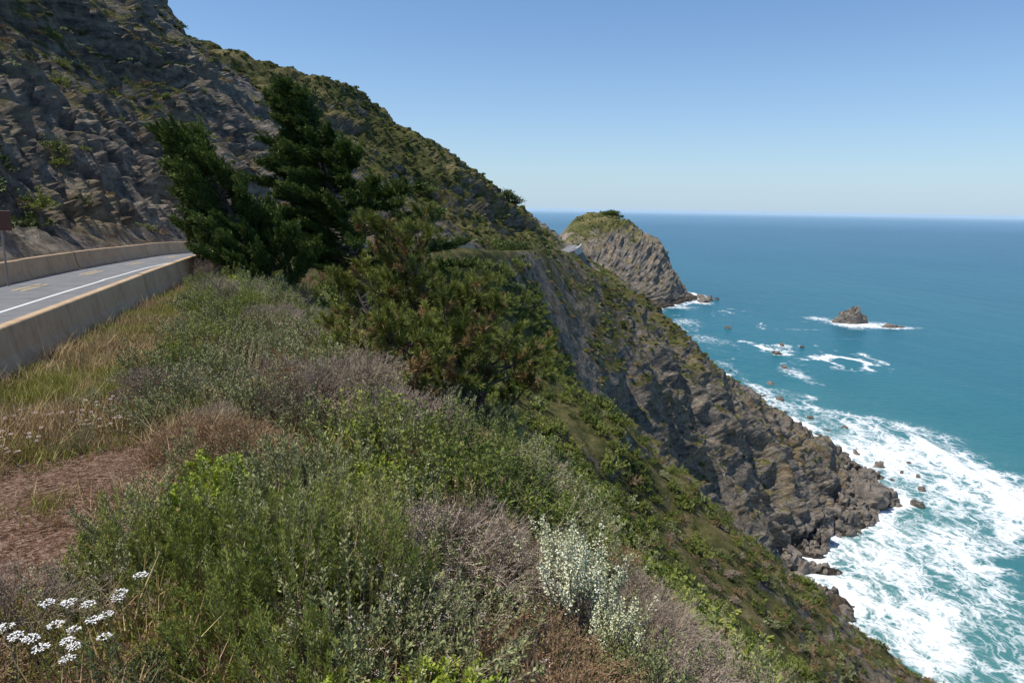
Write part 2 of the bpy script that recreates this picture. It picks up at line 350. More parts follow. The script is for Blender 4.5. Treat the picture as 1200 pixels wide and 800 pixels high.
# ------------------------------------------------------------------ sea
def grid_axis(lo,hi,step,end):
    a=list(np.arange(lo,hi,step)); d=step
    while a[-1]<end: d*=1.35; a.append(a[-1]+d)
    d=step
    while a[0]>-end: d*=1.35; a.insert(0,a[0]-d)
    return np.array(a)
gx=grid_axis(60,520,2.2,200000);gy=grid_axis(90,1150,2.8,200000)
GX,GY=np.meshgrid(gx,gy)
cx=np.array([TX[r][np.argmax((TZ[r]<0.2)&(s>6))] for r in range(NY)])
cx=smooth_rows(cx[:,None],2)[:,0]
coast=np.interp(GY,ys,cx)
dd=GX-coast
w1=fbm(GX/55,GY/55,0,3,201);w2=fbm(GX/18,GY/18,0,3,205);w3=fbm(GX/9,GY/22,0,4,209)
surfW=24+58*sstep(470,350,GY)*sstep(150,230,GY)+10*sstep(600,450,GY)
de=dd+w1*14+w2*6
den=1.1*np.exp(-np.maximum(de,0)/10)
zone=sstep(surfW*1.15,surfW*.65,de)
den=np.maximum(den,zone*(.54+.24*sstep(480,340,GY)+w1*.30+w3*.28))
den=np.maximum(den,(.54+w1*.35+w3*.28)*sstep(265,215,GY)*sstep(120,60,de))
crestx=np.interp(GY,[150,200,264,300,350,380],[198,203,211,216,221,223])+w1*6
env=sstep(225,262,GY)*sstep(378,345,GY)
cm=np.exp(-np.minimum(((GX-crestx)/3.6)**2,50))*env
den=np.maximum(den,cm*1.25)
tr=np.where(GX<crestx,np.exp(-np.maximum(crestx-GX,0)/24),0)*env; den=np.maximum(den,tr*1.0)
def ring(x,y,rx,ry,wd,st):
    r=np.sqrt(((GX-x)/rx)**2+((GY-y)/ry)**2); a=w2*.6+w1*.5
    return st*np.exp(-np.minimum(((r-1+a)/wd)**2,50))*(.75+.7*w3+.6*w1)
def blob(x,y,rx,ry,st):
    r=((GX-x)/rx)**2+((GY-y)/ry)**2; return st*np.exp(-np.minimum(r*(1+w2*.8),50))
for a in (ring(276,545,21,28,.34,.82),ring(282,560,30,44,.2,.66),blob(292,560,16,12,.55),blob(378,740,42,44,1.0),blob(405,722,34,18,.95),blob(350,775,26,30,.75),
  ring(240,640,40,60,.16,.70),ring(225,760,45,60,.16,.68),blob(250,905,26,30,.95),blob(262,960,18,44,.95),blob(247,612,12,11,.85),blob(232,575,13,14,.85),blob(300,700,50,9,.56),
  blob(215,500,14,40,.75),blob(330,650,60,8,.5),blob(205,850,44,24,.75),ring(300,800,50,40,.12,.6),blob(460,745,40,7,.48),ring(215,560,30,60,.2,.66),blob(185,640,30,60,.6),blob(190,740,30,40,.68)):
    den=np.maximum(den,a)
outer=(GX>519)|(GY>1149)|(GY<89)
den=np.where(outer,0,den)
SZ=fbm(GX/30,GY/50,0,3,220)*.35+np.where(dd<80,fbm(GX/7,GY/7,0,3,225)*.3,0)+cm*1.9
SZ=np.where(outer,0,SZ)
milk=sstep(130,10,de)*sstep(560,260,GY)
V=np.stack([GX,GY,SZ],-1).reshape(-1,3);ny,nx=GX.shape
idx=np.arange(ny*nx).reshape(ny,nx)
F=np.stack([idx[:-1,:-1],idx[:-1,1:],idx[1:,1:],idx[1:,:-1]],-1).reshape(-1,4)
m,nt=newmat('sea_water');g=N(nt,'ShaderNodeNewGeometry');pos=g.outputs['Position']
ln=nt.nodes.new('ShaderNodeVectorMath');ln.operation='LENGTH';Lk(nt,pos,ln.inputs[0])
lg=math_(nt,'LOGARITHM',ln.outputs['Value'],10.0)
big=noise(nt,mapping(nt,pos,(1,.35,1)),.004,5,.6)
wc=ramp(nt,math_(nt,'MULTIPLY_ADD',lg,1/2.6,-2.2/2.6),[(0,(.025,.145,.155)),(.22,(.016,.125,.165)),(.42,(.016,.105,.165)),(.58,(.032,.115,.19)),(.74,(.10,.21,.31)),(.90,(.30,.42,.53))])  # turquoise to blue water; paler far stops are horizon haze painted in
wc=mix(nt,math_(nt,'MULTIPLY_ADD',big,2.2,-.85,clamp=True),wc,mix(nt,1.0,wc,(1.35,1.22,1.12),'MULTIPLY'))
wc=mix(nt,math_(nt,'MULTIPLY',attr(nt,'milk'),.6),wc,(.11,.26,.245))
dn=nt.nodes.new('ShaderNodeTexNoise');dn.inputs['Scale'].default_value=.09;dn.inputs['Detail'].default_value=5;Lk(nt,pos,dn.inputs['Vector'])
s1=nt.nodes.new('ShaderNodeVectorMath');s1.operation='SCALE';s1.inputs[3].default_value=20;Lk(nt,dn.outputs['Color'],s1.inputs[0])
a1=nt.nodes.new('ShaderNodeVectorMath');a1.operation='ADD';Lk(nt,mapping(nt,pos,(1.25,.7,1)),a1.inputs[0]);Lk(nt,s1.outputs[0],a1.inputs[1])
def lace(scale,w_):
    v=nt.nodes.new('ShaderNodeTexVoronoi');v.feature='DISTANCE_TO_EDGE';v.inputs['Scale'].default_value=scale;Lk(nt,a1.outputs[0],v.inputs['Vector'])
    return math_(nt,'SUBTRACT',1.0,math_(nt,'MULTIPLY',v.outputs['Distance'],w_,clamp=True))
la=math_(nt,'ADD',math_(nt,'MULTIPLY',lace(.13,3.0),.32),math_(nt,'MULTIPLY',lace(.42,3.0),.26))
la=math_(nt,'ADD',la,math_(nt,'MULTIPLY',noise(nt,a1.outputs[0],.22,10,.8),.95))
den_=attr(nt,'den')
fm=math_(nt,'MULTIPLY',math_(nt,'SUBTRACT',la,math_(nt,'SUBTRACT',1.46,math_(nt,'MULTIPLY',den_,1.15))),2.3,clamp=True)
fm=math_(nt,'MULTIPLY',fm,math_(nt,'MULTIPLY',den_,4,clamp=True))
cc=mix(nt,fm,wc,(.82,.84,.84))
p=N(nt,'ShaderNodeBsdfPrincipled');Lk(nt,cc,p.inputs['Base Color'])
p.inputs['IOR'].default_value=1.33;p.inputs['Specular IOR Level'].default_value=.3
Lk(nt,math_(nt,'MULTIPLY_ADD',fm,.6,.28),p.inputs['Roughness'])
wv1=noise(nt,mapping(nt,pos,(.8,1.3,1),(0,0,.5)),.16,7,.62,.4)
wv2=noise(nt,mapping(nt,pos,(1.6,.6,1),(0,0,.2)),.02,3,.5)
bb=N(nt,'ShaderNodeBump');bb.inputs['Distance'].default_value=1.6;bb.inputs['Strength'].default_value=.9;Lk(nt,math_(nt,'ADD',wv1,math_(nt,'MULTIPLY',wv2,1.5)),bb.inputs['Height'])
Lk(nt,bb.outputs[0],p.inputs['Normal'])
o=N(nt,'ShaderNodeOutputMaterial');Lk(nt,p.outputs[0],o.inputs[0])
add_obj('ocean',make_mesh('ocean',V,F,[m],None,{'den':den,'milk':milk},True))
# ------------------------------------------------------------------ instancing
def scatter(name,pts,protos,which,scale,rot=None):
    c_=D.collections.new(name+'_parts')
    for i,o_ in enumerate(protos): c_.objects.link(o_)
    me=D.meshes.new(name+'_points');n=len(pts);me.vertices.add(n);me.vertices.foreach_set('co',np.asarray(pts,np.float32).ravel())
    a=me.attributes.new('which','INT','POINT');a.data.foreach_set('value',np.asarray(which,np.int32))
    a=me.attributes.new('scl','FLOAT_VECTOR','POINT')
    sv=np.repeat(np.asarray(scale,np.float32)[:,None],3,1) if np.ndim(scale)==1 else np.asarray(scale,np.float32)
    a.data.foreach_set('vector',sv.ravel())
    if rot is None:
        rot=np.zeros((n,3));rot[:,2]=rng.uniform(0,6.283,n);rot[:,:2]=rng.normal(0,.12,(n,2))
    a=me.attributes.new('rot','FLOAT_VECTOR','POINT');a.data.foreach_set('vector',np.asarray(rot,np.float32).ravel())
    ob=add_obj(name,me)
    ng=D.node_groups.new(name,'GeometryNodeTree')
    ng.interface.new_socket('Geometry',in_out='INPUT',socket_type='NodeSocketGeometry')
    ng.interface.new_socket('Geometry',in_out='OUTPUT',socket_type='NodeSocketGeometry')
    gi=ng.nodes.new('NodeGroupInput');go=ng.nodes.new('NodeGroupOutput')
    ip=ng.nodes.new('GeometryNodeInstanceOnPoints');ci=ng.nodes.new('GeometryNodeCollectionInfo')
    ci.inputs['Collection'].default_value=c_;ci.inputs['Separate Children'].default_value=True;ci.inputs['Reset Children'].default_value=True
    def na(nm,t):
        q=ng.nodes.new('GeometryNodeInputNamedAttribute');q.data_type=t;q.inputs['Name'].default_value=nm;return q.outputs['Attribute']
    ng.links.new(gi.outputs[0],ip.inputs['Points']);ng.links.new(ci.outputs[0],ip.inputs['Instance'])
    ip.inputs['Pick Instance'].default_value=True
    ng.links.new(na('which','INT'),ip.inputs['Instance Index']);ng.links.new(na('rot','FLOAT_VECTOR'),ip.inputs['Rotation']);ng.links.new(na('scl','FLOAT_VECTOR'),ip.inputs['Scale'])
    ng.links.new(ip.outputs[0],go.inputs[0])
    md=ob.modifiers.new('instances','NODES');md.node_group=ng
    return ob
cX=.25*(TX[:-1,:-1]+TX[1:,:-1]+TX[:-1,1:]+TX[1:,1:])
cY=.25*(TY[:-1,:-1]+TY[1:,:-1]+TY[:-1,1:]+TY[1:,1:])
cYp=np.maximum(cY,0)
cS=.5*(S[:-1,:-1]+S[:-1,1:]); 
P_=np.stack([TX,TY,TZ],-1)
ar=np.linalg.norm(np.cross(P_[1:,:-1]-P_[:-1,:-1],P_[:-1,1:]-P_[:-1,:-1]),axis=-1)
cV=veg[:-1,:-1]; cZ=TZ[:-1,:-1]-H; cxE=xE[:-1]+0*cX;cxF=xF[:-1]+0*cX;cxD=xD[:-1]+0*cX
def sample(n,w):
    w=np.nan_to_num(ar*w).ravel();w=w/w.sum()
    k=rng.choice(len(w),n,p=w); r,c_=np.divmod(k,NS-1);u=rng.random(n)[:,None];v=rng.random(n)[:,None]
    p=(P_[r,c_]*(1-u)+P_[r+1,c_]*u)*(1-v)+(P_[r,c_+1]*(1-u)+P_[r+1,c_+1]*u)*v
    return p
flatP=P_.reshape(-1,3)
nearmask=(flatP[:,1]<60)&(flatP[:,1]>-5)&(flatP[:,0]>-50)&(flatP[:,0]<40); nearP=flatP[nearmask]
def gz(x,y):
    i=np.argmin((nearP[:,0]-x)**2+(nearP[:,1]-y)**2); return nearP[i,2]
# ------------------------------------------------------------------ plant materials
M_sage=leafmat('sage_leaves',(.12,.14,.05),(.27,.29,.12),(.47,.47,.24))
M_green=leafmat('shrub_leaves',(.06,.095,.018),(.18,.22,.04),(.38,.39,.09),.2)
M_dark=leafmat('dark_shrub_leaves',(.035,.055,.014),(.075,.105,.025),(.16,.185,.045))
M_bright=leafmat('bright_leaves',(.15,.21,.02),(.31,.39,.045),(.50,.54,.09),.3)
M_mauve=leafmat('dry_mauve_twigs',(.15,.11,.08),(.29,.225,.165),(.46,.37,.29))
M_brown=leafmat('dead_brown_twigs',(.13,.08,.04),(.28,.175,.09),(.46,.32,.18))
M_straw=leafmat('dry_grass',(.24,.15,.07),(.45,.31,.15),(.66,.51,.29))
M_grass=leafmat('green_grass',(.14,.16,.03),(.31,.30,.075),(.52,.46,.16),.2)
M_twig=leafmat('twigs',(.10,.075,.055),(.21,.16,.12),(.40,.32,.25))
M_rust=leafmat('rust_scrub',(.12,.075,.03),(.25,.165,.07),(.41,.30,.15))
M_white=leafmat('white_flowers',(.7,.68,.65),(.8,.78,.76),(.85,.85,.84))
M_cream=leafmat('cream_seedheads',(.50,.51,.28),(.66,.67,.42),(.79,.79,.6))
M_pinkish=leafmat('pinkish_flowers',(.45,.35,.30),(.6,.5,.45),(.72,.65,.6))
def bush(name,seed,R,Hh,nst,nlf,LL,LW,lm,tm,up=.3,fill=.45,spike=.8,twr=.003,lumps=.25,extra=None):
    r=np.random.default_rng(seed);b=B()
    th=r.uniform(0,6.283,nst);ph=np.arccos(1-r.random(nst)*1.0)*.98
    d=np.stack([np.sin(ph)*np.cos(th),np.sin(ph)*np.sin(th),np.cos(ph)],1)
    lump=1+lumps*(vnoise(d[:,0]*2+seed,d[:,1]*2,d[:,2]*2,seed)*2-1)*1.5
    tip=d*np.array([R,R,Hh])*(lump*r.uniform(.72,1.06,nst))[:,None]
    base=np.stack([tip[:,0]*.25,tip[:,1]*.25,np.zeros(nst)-.05],1)
    ctrl=tip*np.array([.75,.75,.45])+r.normal(0,.04*R,(nst,3))
    tip[:,2]+=up*Hh*.2
    def bez(t): t=t[...,None]; return base[:,None]*(1-t)**2+2*ctrl[:,None]*t*(1-t)+tip[:,None]*t*t
    def tan(t): t=t[...,None]; return 2*(ctrl-base)[:,None]*(1-t)+2*(tip-ctrl)[:,None]*t
    ts=np.linspace(0,1,5);pp=bez(np.repeat(ts[None],nst,0))
    st=r.random(nst)
    for i in range(4): b.tubes(pp[:,i],pp[:,i+1],twr*(1.5-.3*i),twr*(1.2-.3*i),1,st)
    t=fill+(1-fill)*r.random((nst,nlf))**.8
    Q=bez(t).reshape(-1,3);Tn=tan(t).reshape(-1,3);Tn/=np.linalg.norm(Tn,axis=1,keepdims=True)
    Tn=Tn*(1-up)+np.array([0,0,1.])*up
    J=r.normal(size=Q.shape);J-=Tn*(J*Tn).sum(1,keepdims=True);J/=np.linalg.norm(J,axis=1,keepdims=True)
    dirs=Tn*spike+J*(1-spike*.45)
    off=J*r.random((len(Q),1))*.02*R
    tint=np.clip(np.repeat(st,nlf)*.55+r.random(len(Q))*.45,0,1)
    b.leaves(Q+off,dirs,LL*r.uniform(.6,1.2,len(Q)),LW*r.uniform(.7,1.2,len(Q)),0,tint,r)
    mats=[lm,tm]
    if extra:
        em,ns,sz,nn_=extra; mats.append(em)
        k=r.choice(nst,ns,replace=False)
        hd=tip[k]+np.array([0,0,.04]); b.tubes(tip[k],hd,.0018,.0015,1,.5)
        q=np.repeat(hd,nn_,0);o_=r.normal(size=q.shape)*np.array([sz,sz,sz*.35])
        b.leaves(q+o_,r.normal(size=q.shape)*np.array([1,1,.3]),sz*.5,sz*.45,2,r.random(len(q)),r,flat=np.array([0,0,1.]))
    return add_obj(name,b.mesh(name,mats),link=False)
def twig_bush(name,seed,R,Hh,nst,lm,tm,leaf=.012,nl=16):
    r=np.random.default_rng(seed);b=B()
    th=r.uniform(0,6.283,nst);ph=np.arccos(1-r.random(nst)*.97)
    d=np.stack([np.sin(ph)*np.cos(th),np.sin(ph)*np.sin(th),np.cos(ph)],1)
    tip=d*np.array([R,R,Hh])*r.uniform(.55,.8,nst)[:,None]*(1+.3*(vnoise(d[:,0]*2,d[:,1]*2,d[:,2]*2,seed)[:,None]-.5))
    base=tip*np.array([.15,.15,0]);mid=tip*.55+r.normal(0,.04*R,(nst,3));st=r.random(nst)
    b.tubes(base,mid,.005,.0035,1,st);b.tubes(mid,tip,.0035,.0022,1,st)
    cur=tip;dr=tip/np.linalg.norm(tip,axis=1,keepdims=True);L=.20*R
    for lev,(k,rad) in enumerate(((4,.0018),(3,.0013))):
        n2=len(cur)*k;c2=np.repeat(cur,k,0);d2=np.repeat(dr,k,0)+r.normal(0,.45,(n2,3));d2/=np.linalg.norm(d2,axis=1,keepdims=True)
        e=c2+d2*L*r.uniform(.6,1.2,(n2,1));b.tubes(c2,e,rad,rad*.7,0,r.random(n2))
        q=np.repeat(c2,nl//4,0);tt=r.random((len(q),1));q=q+(np.repeat(e,nl//4,0)-q)*tt
        b.leaves(q,np.repeat(d2,nl//4,0)+r.normal(0,.7,q.shape),leaf,leaf*.45,0,r.random(len(q)),r)
        cur=e;dr=d2;L*=.75
    return add_obj(name,b.mesh(name,[lm,tm]),link=False)
def tuft(name,seed,n,Hh,R,w,mt,head=None):
    r=np.random.default_rng(seed);b=B()
    p=np.stack([r.normal(0,R,n),r.normal(0,R,n),np.zeros(n)],1);l=r.normal(0,.3,(n,3));l[:,2]=1
    h=Hh*r.uniform(.4,1.1,n)[:,None];m1=p+l*h*.5;l2=l+r.normal(0,.45,(n,3))*np.array([1,1,.3]);e=m1+l2*h*.5
    sd=np.cross(l,r.normal(size=(n,3)));sd/=np.linalg.norm(sd,axis=1,keepdims=True);t=r.random(n)
    V=np.stack([p-sd*w/2,p+sd*w/2,m1+sd*w*.4,m1-sd*w*.4,e+sd*w*.08,e-sd*w*.08],1).reshape(-1,3)
    F=((np.arange(n)*6)[:,None,None]+np.array([[0,1,2,3],[3,2,4,5]])[None]).reshape(-1,4)
    b.add(V,F,0,np.repeat(t,6));mats=[mt]
    if head:
        mats.append(head[0]);k=r.choice(n,head[1],replace=False);q=np.repeat(e[k],head[2],0)
        b.leaves(q+r.normal(size=q.shape)*np.array([.006,.006,.02]),r.normal(size=q.shape)+np.array([0,0,1]),.014,.008,1,r.random(len(q)),r)
    return add_obj(name,b.mesh(name,mats),link=False)
def yarrow(name,seed,n,Hh,R,mt,hs=.03):
    r=np.random.default_rng(seed);b=B()
    p=np.stack([r.normal(0,R,n),r.normal(0,R,n),np.zeros(n)],1);e=p+np.stack([r.normal(0,.06,n),r.normal(0,.06,n),Hh*r.uniform(.75,1.05,n)],1)
    b.tubes(p,e,.003,.002,0,r.random(n))
    k=60;q=np.repeat(e,k,0);a=r.uniform(0,6.28,len(q));rr=np.sqrt(r.random(len(q)))*hs
    q=q+np.stack([np.cos(a)*rr,np.sin(a)*rr,.02-rr*rr*6+r.normal(0,.003,len(q))],1)
    b.leaves(q,np.stack([np.cos(a),np.sin(a),r.normal(0,.4,len(q))],1),.011,.010,1,r.random(len(q)),r,flat=np.array([0,0,1.]))
    k=26;q=np.repeat(p,k,0)+np.repeat(e-p,k,0)*r.random((n*k,1))*.8
    b.leaves(q,r.normal(size=q.shape)+np.array([0,0,.5]),.035,.008,2,r.random(len(q)),r)
    return add_obj(name,b.mesh(name,[M_twig,mt,M_green]),link=False)
def seedstalk(name,seed,n,Hh,R):
    r=np.random.default_rng(seed);b=B()
    p=np.stack([r.normal(0,R*.5,n),r.normal(0,R*.5,n),np.zeros(n)],1);e=p+np.stack([r.normal(0,R*.7,n),r.normal(0,R*.7,n),Hh*r.uniform(.7,1.05,n)],1)
    b.tubes(p,e,.004,.002,0,r.random(n));k=110
    t=.45+.55*r.random((n*k,1));q=np.repeat(p,k,0)+np.repeat(e-p,k,0)*t+r.normal(size=(n*k,3))*.014*(1.7-t)
    b.leaves(q,r.normal(size=q.shape)+np.array([0,0,.6]),.017,.011,1,r.random(len(q)),r)
    return add_obj(name,b.mesh(name,[M_twig,M_cream]),link=False)
near=[bush('p00_spiky_green',11,.42,.50,110,95,.034,.007,M_green,M_twig,.55,.35,.75),      #0
 bush('p01_spiky_sage',12,.46,.46,120,85,.032,.007,M_sage,M_twig,.55,.35,.75),             #1
 bush('p02_sage',13,.50,.40,200,42,.024,.011,M_sage,M_twig,.2,.5,.7,lumps=.5),                        #2
 bush('p03_sage',14,.55,.42,200,42,.024,.011,M_sage,M_twig,.25,.5,.7,lumps=.5,extra=(M_pinkish,50,.012,12)), #3
 bush('p04_green',15,.50,.44,200,42,.028,.014,M_green,M_twig,.2,.5,.6,lumps=.5),                      #4
 bush('p05_bright',16,.32,.34,120,40,.036,.022,M_bright,M_twig,.2,.4,.5),                    #5
 twig_bush('p06_mauve',17,.60,.48,150,M_mauve,M_twig),                                       #6
 twig_bush('p07_mauve',18,.55,.42,150,M_mauve,M_sage,.014,24),                               #7
 tuft('p08_straw',19,120,.40,.07,.005,M_straw,(M_straw,30,14)),                              #8
 tuft('p09_grass',20,120,.30,.08,.006,M_grass),                                              #9
 yarrow('p10_yarrow',21,6,.42,.12,M_white,.034),                                              #10
 seedstalk('p11_seed',22,22,.62,.12),                                                        #11
 bush('p12_dark',23,.5,.45,200,42,.028,.013,M_dark,M_twig,.2,.45,.6,lumps=.5),                        #12
 yarrow('p13_pinkflower',24,12,.24,.16,M_pinkish,.018),                                      #13
 twig_bush('p14_brown',28,.50,.36,130,M_brown,M_twig,.014,24)]                               #14
pts=[];wh=[];sc_=[]
def put(k,x,y,s_=1.0,dz=0.0):
    pts.append((x,y,gz(x,y)+dz));wh.append(k);sc_.append(s_)
w=((cS>5)&(cY>0.9)&(cY<45)&(cX>cxE+.7)&(cX<cxF+6+cY*.25)).astype(float)
w*=sstep(.6,2.6,cX-cxE+cY*.03); w*=1/(1+(cYp/14)**1.3)
gp=sample(1300,w)
gn=fbm(gp[:,0]/1.7,gp[:,1]/1.7,0,3,301);gn2=fbm(gp[:,0]/1.9,gp[:,1]/1.9,0,3,311)
gE=np.interp(gp[:,1],ys,C[:,5,0]);gF=np.interp(gp[:,1],ys,C[:,6,0]);rel=(gp[:,0]-gE)/(gF-gE)
def patch(x,y): return (x+4.5)**2/1.5+(y-6.3)**2/2.6<1 or (x+3.7)**2+(y-4.7)**2<.9
for i in range(len(gp)):
    x,y,z=gp[i];u=rng.random()
    if (x+2.3)**2+(y-3.2)**2<.5: continue
    if patch(x,y):
        if u<.85: continue
        k=8 if u<.95 else 9; s_=.45
    elif rel[i]<.42 and y<22:
        k=8 if u<.40 else (9 if u<.70 else (13 if u<.74 else (2 if u<.90 else (14 if u<.95 else 4)))); s_=rng.uniform(.6,1.0)*(1 if k in(8,9,13) else .8)
    else:
        if gn[i]>.40: k=6 if u<.5 else 7
        elif gn[i]>.12: k=2 if u<.34 else (3 if u<.58 else (8 if u<.82 else 14))
        elif gn2[i]>.12: k=4 if u<.50 else (12 if u<.70 else (5 if u<.80 else 2))
        elif gn2[i]>-.1: k=1 if u<.34 else (3 if u<.58 else (9 if u<.74 else (8 if u<.90 else 14)))
        else: k=2 if u<.32 else (4 if u<.52 else (7 if u<.60 else (14 if u<.74 else (5 if u<.83 else 8))))
        s_=rng.uniform(.6,1.5)*(1+.02*max(y-4,0))
        if k in (8,9): s_=rng.uniform(.9,1.4)
        if y<2.4: s_=min(s_,1)*.7
    pts.append((x,y,z-.03));wh.append(k);sc_.append(s_)
for x,y,s_ in ((-1.3,3.6,1.2),(-1.0,4.0,1.15),(-1.5,4.4,1.2),(-.8,3.7,1.05),(-1.0,2.9,.9),(-1.3,2.2,.75),(-2.6,4.3,1.0),(-2.1,4.5,1.1),(-1.5,3.2,.95),(-1.9,4.0,1.1)): put(0,x,y,s_)
for x,y,s_ in ((1.35,4.1,1.3),(1.2,5.1,1.2),(1.5,3.3,1.0),(1.8,4.5,1.3),(1.6,5.7,1.2),(.9,5.6,1.2),(.95,4.6,1.1)): put(6 if rng.random()<.5 else 7,x,y,s_)
for x,y,s_ in ((-.2,4.9,1.0),(.9,3.4,.8),(-1.0,6.4,1.1),(-2.8,6.8,1.1),(-3.6,7.4,1.1),(-.2,6.6,1.1)): put(14,x,y,s_)
for x,y,s_ in ((.50,4.15,1.1),(.36,4.5,1.05),(.62,4.4,1.05),(.62,3.9,.9)): put(11,x,y,s_,.18)
for x,y,s_ in ((-2.2,3.3,1),(-2.4,3.15,1),(-2.1,3.1,.9),(-2.75,2.95,.9),(-2.95,2.9,.9)): put(10,x,y,s_,.05)
for x,y in ((-5.9,7.8),(-5.2,8.4),(-6.3,8.6),(-5.8,9.2)): put(13,x,y,1.0)
for x,y,s_ in ((-.5,2.5,1),(-.2,2.4,.9),(-.75,2.6,.9),(-.05,2.6,.9),(.2,2.4,.8),(-.35,2.9,.8),(.5,2.7,.8),(1.3,2.8,1.0),(1.55,3.1,1.0),(1.9,3.6,1.1)): put(5,x,y,s_)
for x,y,s_ in ((-3.3,8.6,1.5),(-2.6,8.0,1.3),(-3.9,9.6,1.5),(-2.2,9.3,1.5),(-4.6,11,1.6),(-6.3,13.5,1.6),(-7.5,16,1.7),(-9.0,20,1.8),(-6.8,15,1.6)): put(3 if rng.random()<.5 else 2,x,y,s_)
ob=scatter('coastal_scrub',pts,near,wh,np.array(sc_))
tg=[tuft('g0',25,80,.26,.16,.009,M_grass),tuft('g1',26,80,.30,.16,.009,M_straw),tuft('g2',27,100,.14,.18,.012,M_grass)]
w=((cS>5)&(cY>1.5)&(cY<55)&(cX>cxE+.35)&(cX<cxF)).astype(float)*sstep(1.0,.45,(cX-cxE)/(cxF-cxE))/(1+(cYp/18)**1.3)
w*=np.where(((cX+4.5)**2/1.5+(cY-6.3)**2/2.6<1)|((cX+3.7)**2+(cY-4.7)**2<.9),.06,1)
gp=sample(2000,w);gn=fbm(gp[:,0]/1.5,gp[:,1]/1.5,0,3,341)
u=rng.random(len(gp));wh=np.where(u<.32+gn,0,np.where(u<.56+gn,2,1))
scatter('roadside_grass',gp-np.array([0,0,.02]),tg,wh,rng.uniform(.6,1.2,len(gp)))
def mb(name,seed,R,Hh,nst,nlf,LL,LW,mt,fl=.5): return bush(name,seed,R,Hh,nst,nlf,LL,LW,mt,M_twig,.15,fl,.5,.008,.5)
mids=[mb('q0',41,1,.85,70,18,.16,.10,M_green),mb('q1',42,1.1,.8,70,18,.15,.09,M_dark),mb('q2',43,.9,.65,70,18,.14,.08,M_sage),
      mb('q3',44,1,.5,70,18,.14,.06,M_rust),mb('q4',45,.9,.5,70,18,.13,.055,M_mauve),mb('q5',46,1.2,1.1,75,20,.18,.11,M_green)]
cl=fbm(cX/5,cY/5,cZ/5,3,325)
w=((cS>6)&(cY>3)&(cY<125)&(cX>cxF+1.2)&(cZ>-100)).astype(float)*sstep(-.4,.2,cV)*(.25+.75*sstep(-.3,.15,cl))
w*=1/(1+cYp/60)*(1+1.6*sstep(12,30,cX))
w*=np.where(cX>cY*.9+25,0,1)
gp=sample(12500,w);u=rng.random(len(gp));gn=fbm(gp[:,0]/9,gp[:,1]/9,gp[:,2]/9,3,321)
low=sstep(-16,-48,gp[:,2]-H)
pg=np.clip(.95-.85*low+gn*.9,0.05,.97)
wh=np.where(rng.random(len(gp))<pg,np.where(u<.42,0,np.where(u<.62,1,np.where(u<.88,5,2))),np.where(u<.40,3,np.where(u<.60,4,np.where(u<.80,2,1))))
scl=rng.uniform(.3,1.1,len(gp))*(1-.4*low)*(.6+.4*sstep(5,25,gp[:,1]))
w=((cS<3.97)&(cS>1.5)&(cY>22)&(cY<170)&(cX>-cY*.95-8)).astype(float)*sstep(.1,.6,cV+fbm(cX/6,cY/6,cZ/6,3,327)*.9)/(1+cYp/90)
g2=sample(1300,w);u=rng.random(len(g2))
wh2=np.where(u<.2,0,np.where(u<.45,1,np.where(u<.65,2,np.where(u<.95,3,5))))
big=[(-27.5,36,1.7),(-28.5,37,1.5),(-27,38,1.4),(-26,34,1.2),(-30,40,1.4),(-24.5,31,1.0),(-33,42,1.2),(-31,35,1.0)]
g3=np.array([(x,y,gz(x,y)) for x,y,_ in big]);
scatter('hillside_shrubs',np.concatenate([gp-np.array([0,0,.1]),g2,g3]),mids,np.concatenate([wh,wh2,[1]*len(big)]),np.concatenate([scl,rng.uniform(.25,.8,len(g2)),[a for _,_,a in big]]))
def fb(name,seed,mt,Hh=.7): return bush(name,seed,1,Hh,34,12,.34,.24,mt,M_twig,.1,.5,.4,.02,.4)
fars=[fb('r0',51,M_green),fb('r1',52,M_dark),fb('r2',53,M_sage,.5),fb('r3',54,M_rust,.4),fb('r4',55,M_dark,.9)]
w=(((cS>6)&(cY>110)|((cS>1)&(cS<3.93)))&(cY>80)&(cY<1100)&(cZ>-104)).astype(float)*sstep(.3,.7,cV+fbm(cX/9,cY/9,cZ/9,3,331)*.6)
w*=1/(1+(cYp/150)**1.5)*(1-.85*np.clip(pale[:-1,:-1],0,1))
w*=np.where((cX<-cY*.95-8),0,1)
gp=sample(26000,w);u=rng.random(len(gp));isg=(gp[:,1]>170)&(gp[:,0]<np.interp(gp[:,1],ys,XD))
wh=np.where(isg,np.where(u<.42,0,np.where(u<.62,1,np.where(u<.82,2,np.where(u<.93,3,4)))),np.where(u<.25,0,np.where(u<.45,1,np.where(u<.66,2,np.where(u<.97,3,4)))))
scatter('distant_scrub',gp,fars,wh,rng.uniform(.3,1.0,len(gp))*(.45+.0022*np.minimum(gp[:,1],500)))
# ------------------------------------------------------------------ rocks
rockm=flatmat('sea_rock',(.06,.052,.046),(.27,.225,.18),.35,.8,.9,.4)
def rock(name,seed,link=False,size=(1,1,.8),amp=.5,sub=4):
    bm=bmesh.new();bmesh.ops.create_icosphere(bm,subdivisions=sub,radius=1);me=D.meshes.new(name)
    co=np.array([v.co for v in bm.verts]);n=ridged(co[:,0]*1.1+seed,co[:,1]*1.1,co[:,2]*1.1,4,seed);q=np.round(co*2.2+n[:,None])/2.2
    co=(co*.75+q*.25)*(1+amp*(n-.2))[:,None]*np.array(size)
    for v,c_ in zip(bm.verts,co): v.co=c_
    bm.to_mesh(me);bm.free();me.materials.append(rockm);return add_obj(name,me,link=link)
rk=[rock('t%d'%i,60+i,sub=3) for i in range(4)]
w=((cS>8.0)&(cZ<-112)&(cZ>-121.5)&(cY>150)&(cY<800)).astype(float)/(1+(cY/330)**2)
w*=1+6*np.exp(-((cY-275)/40)**2)
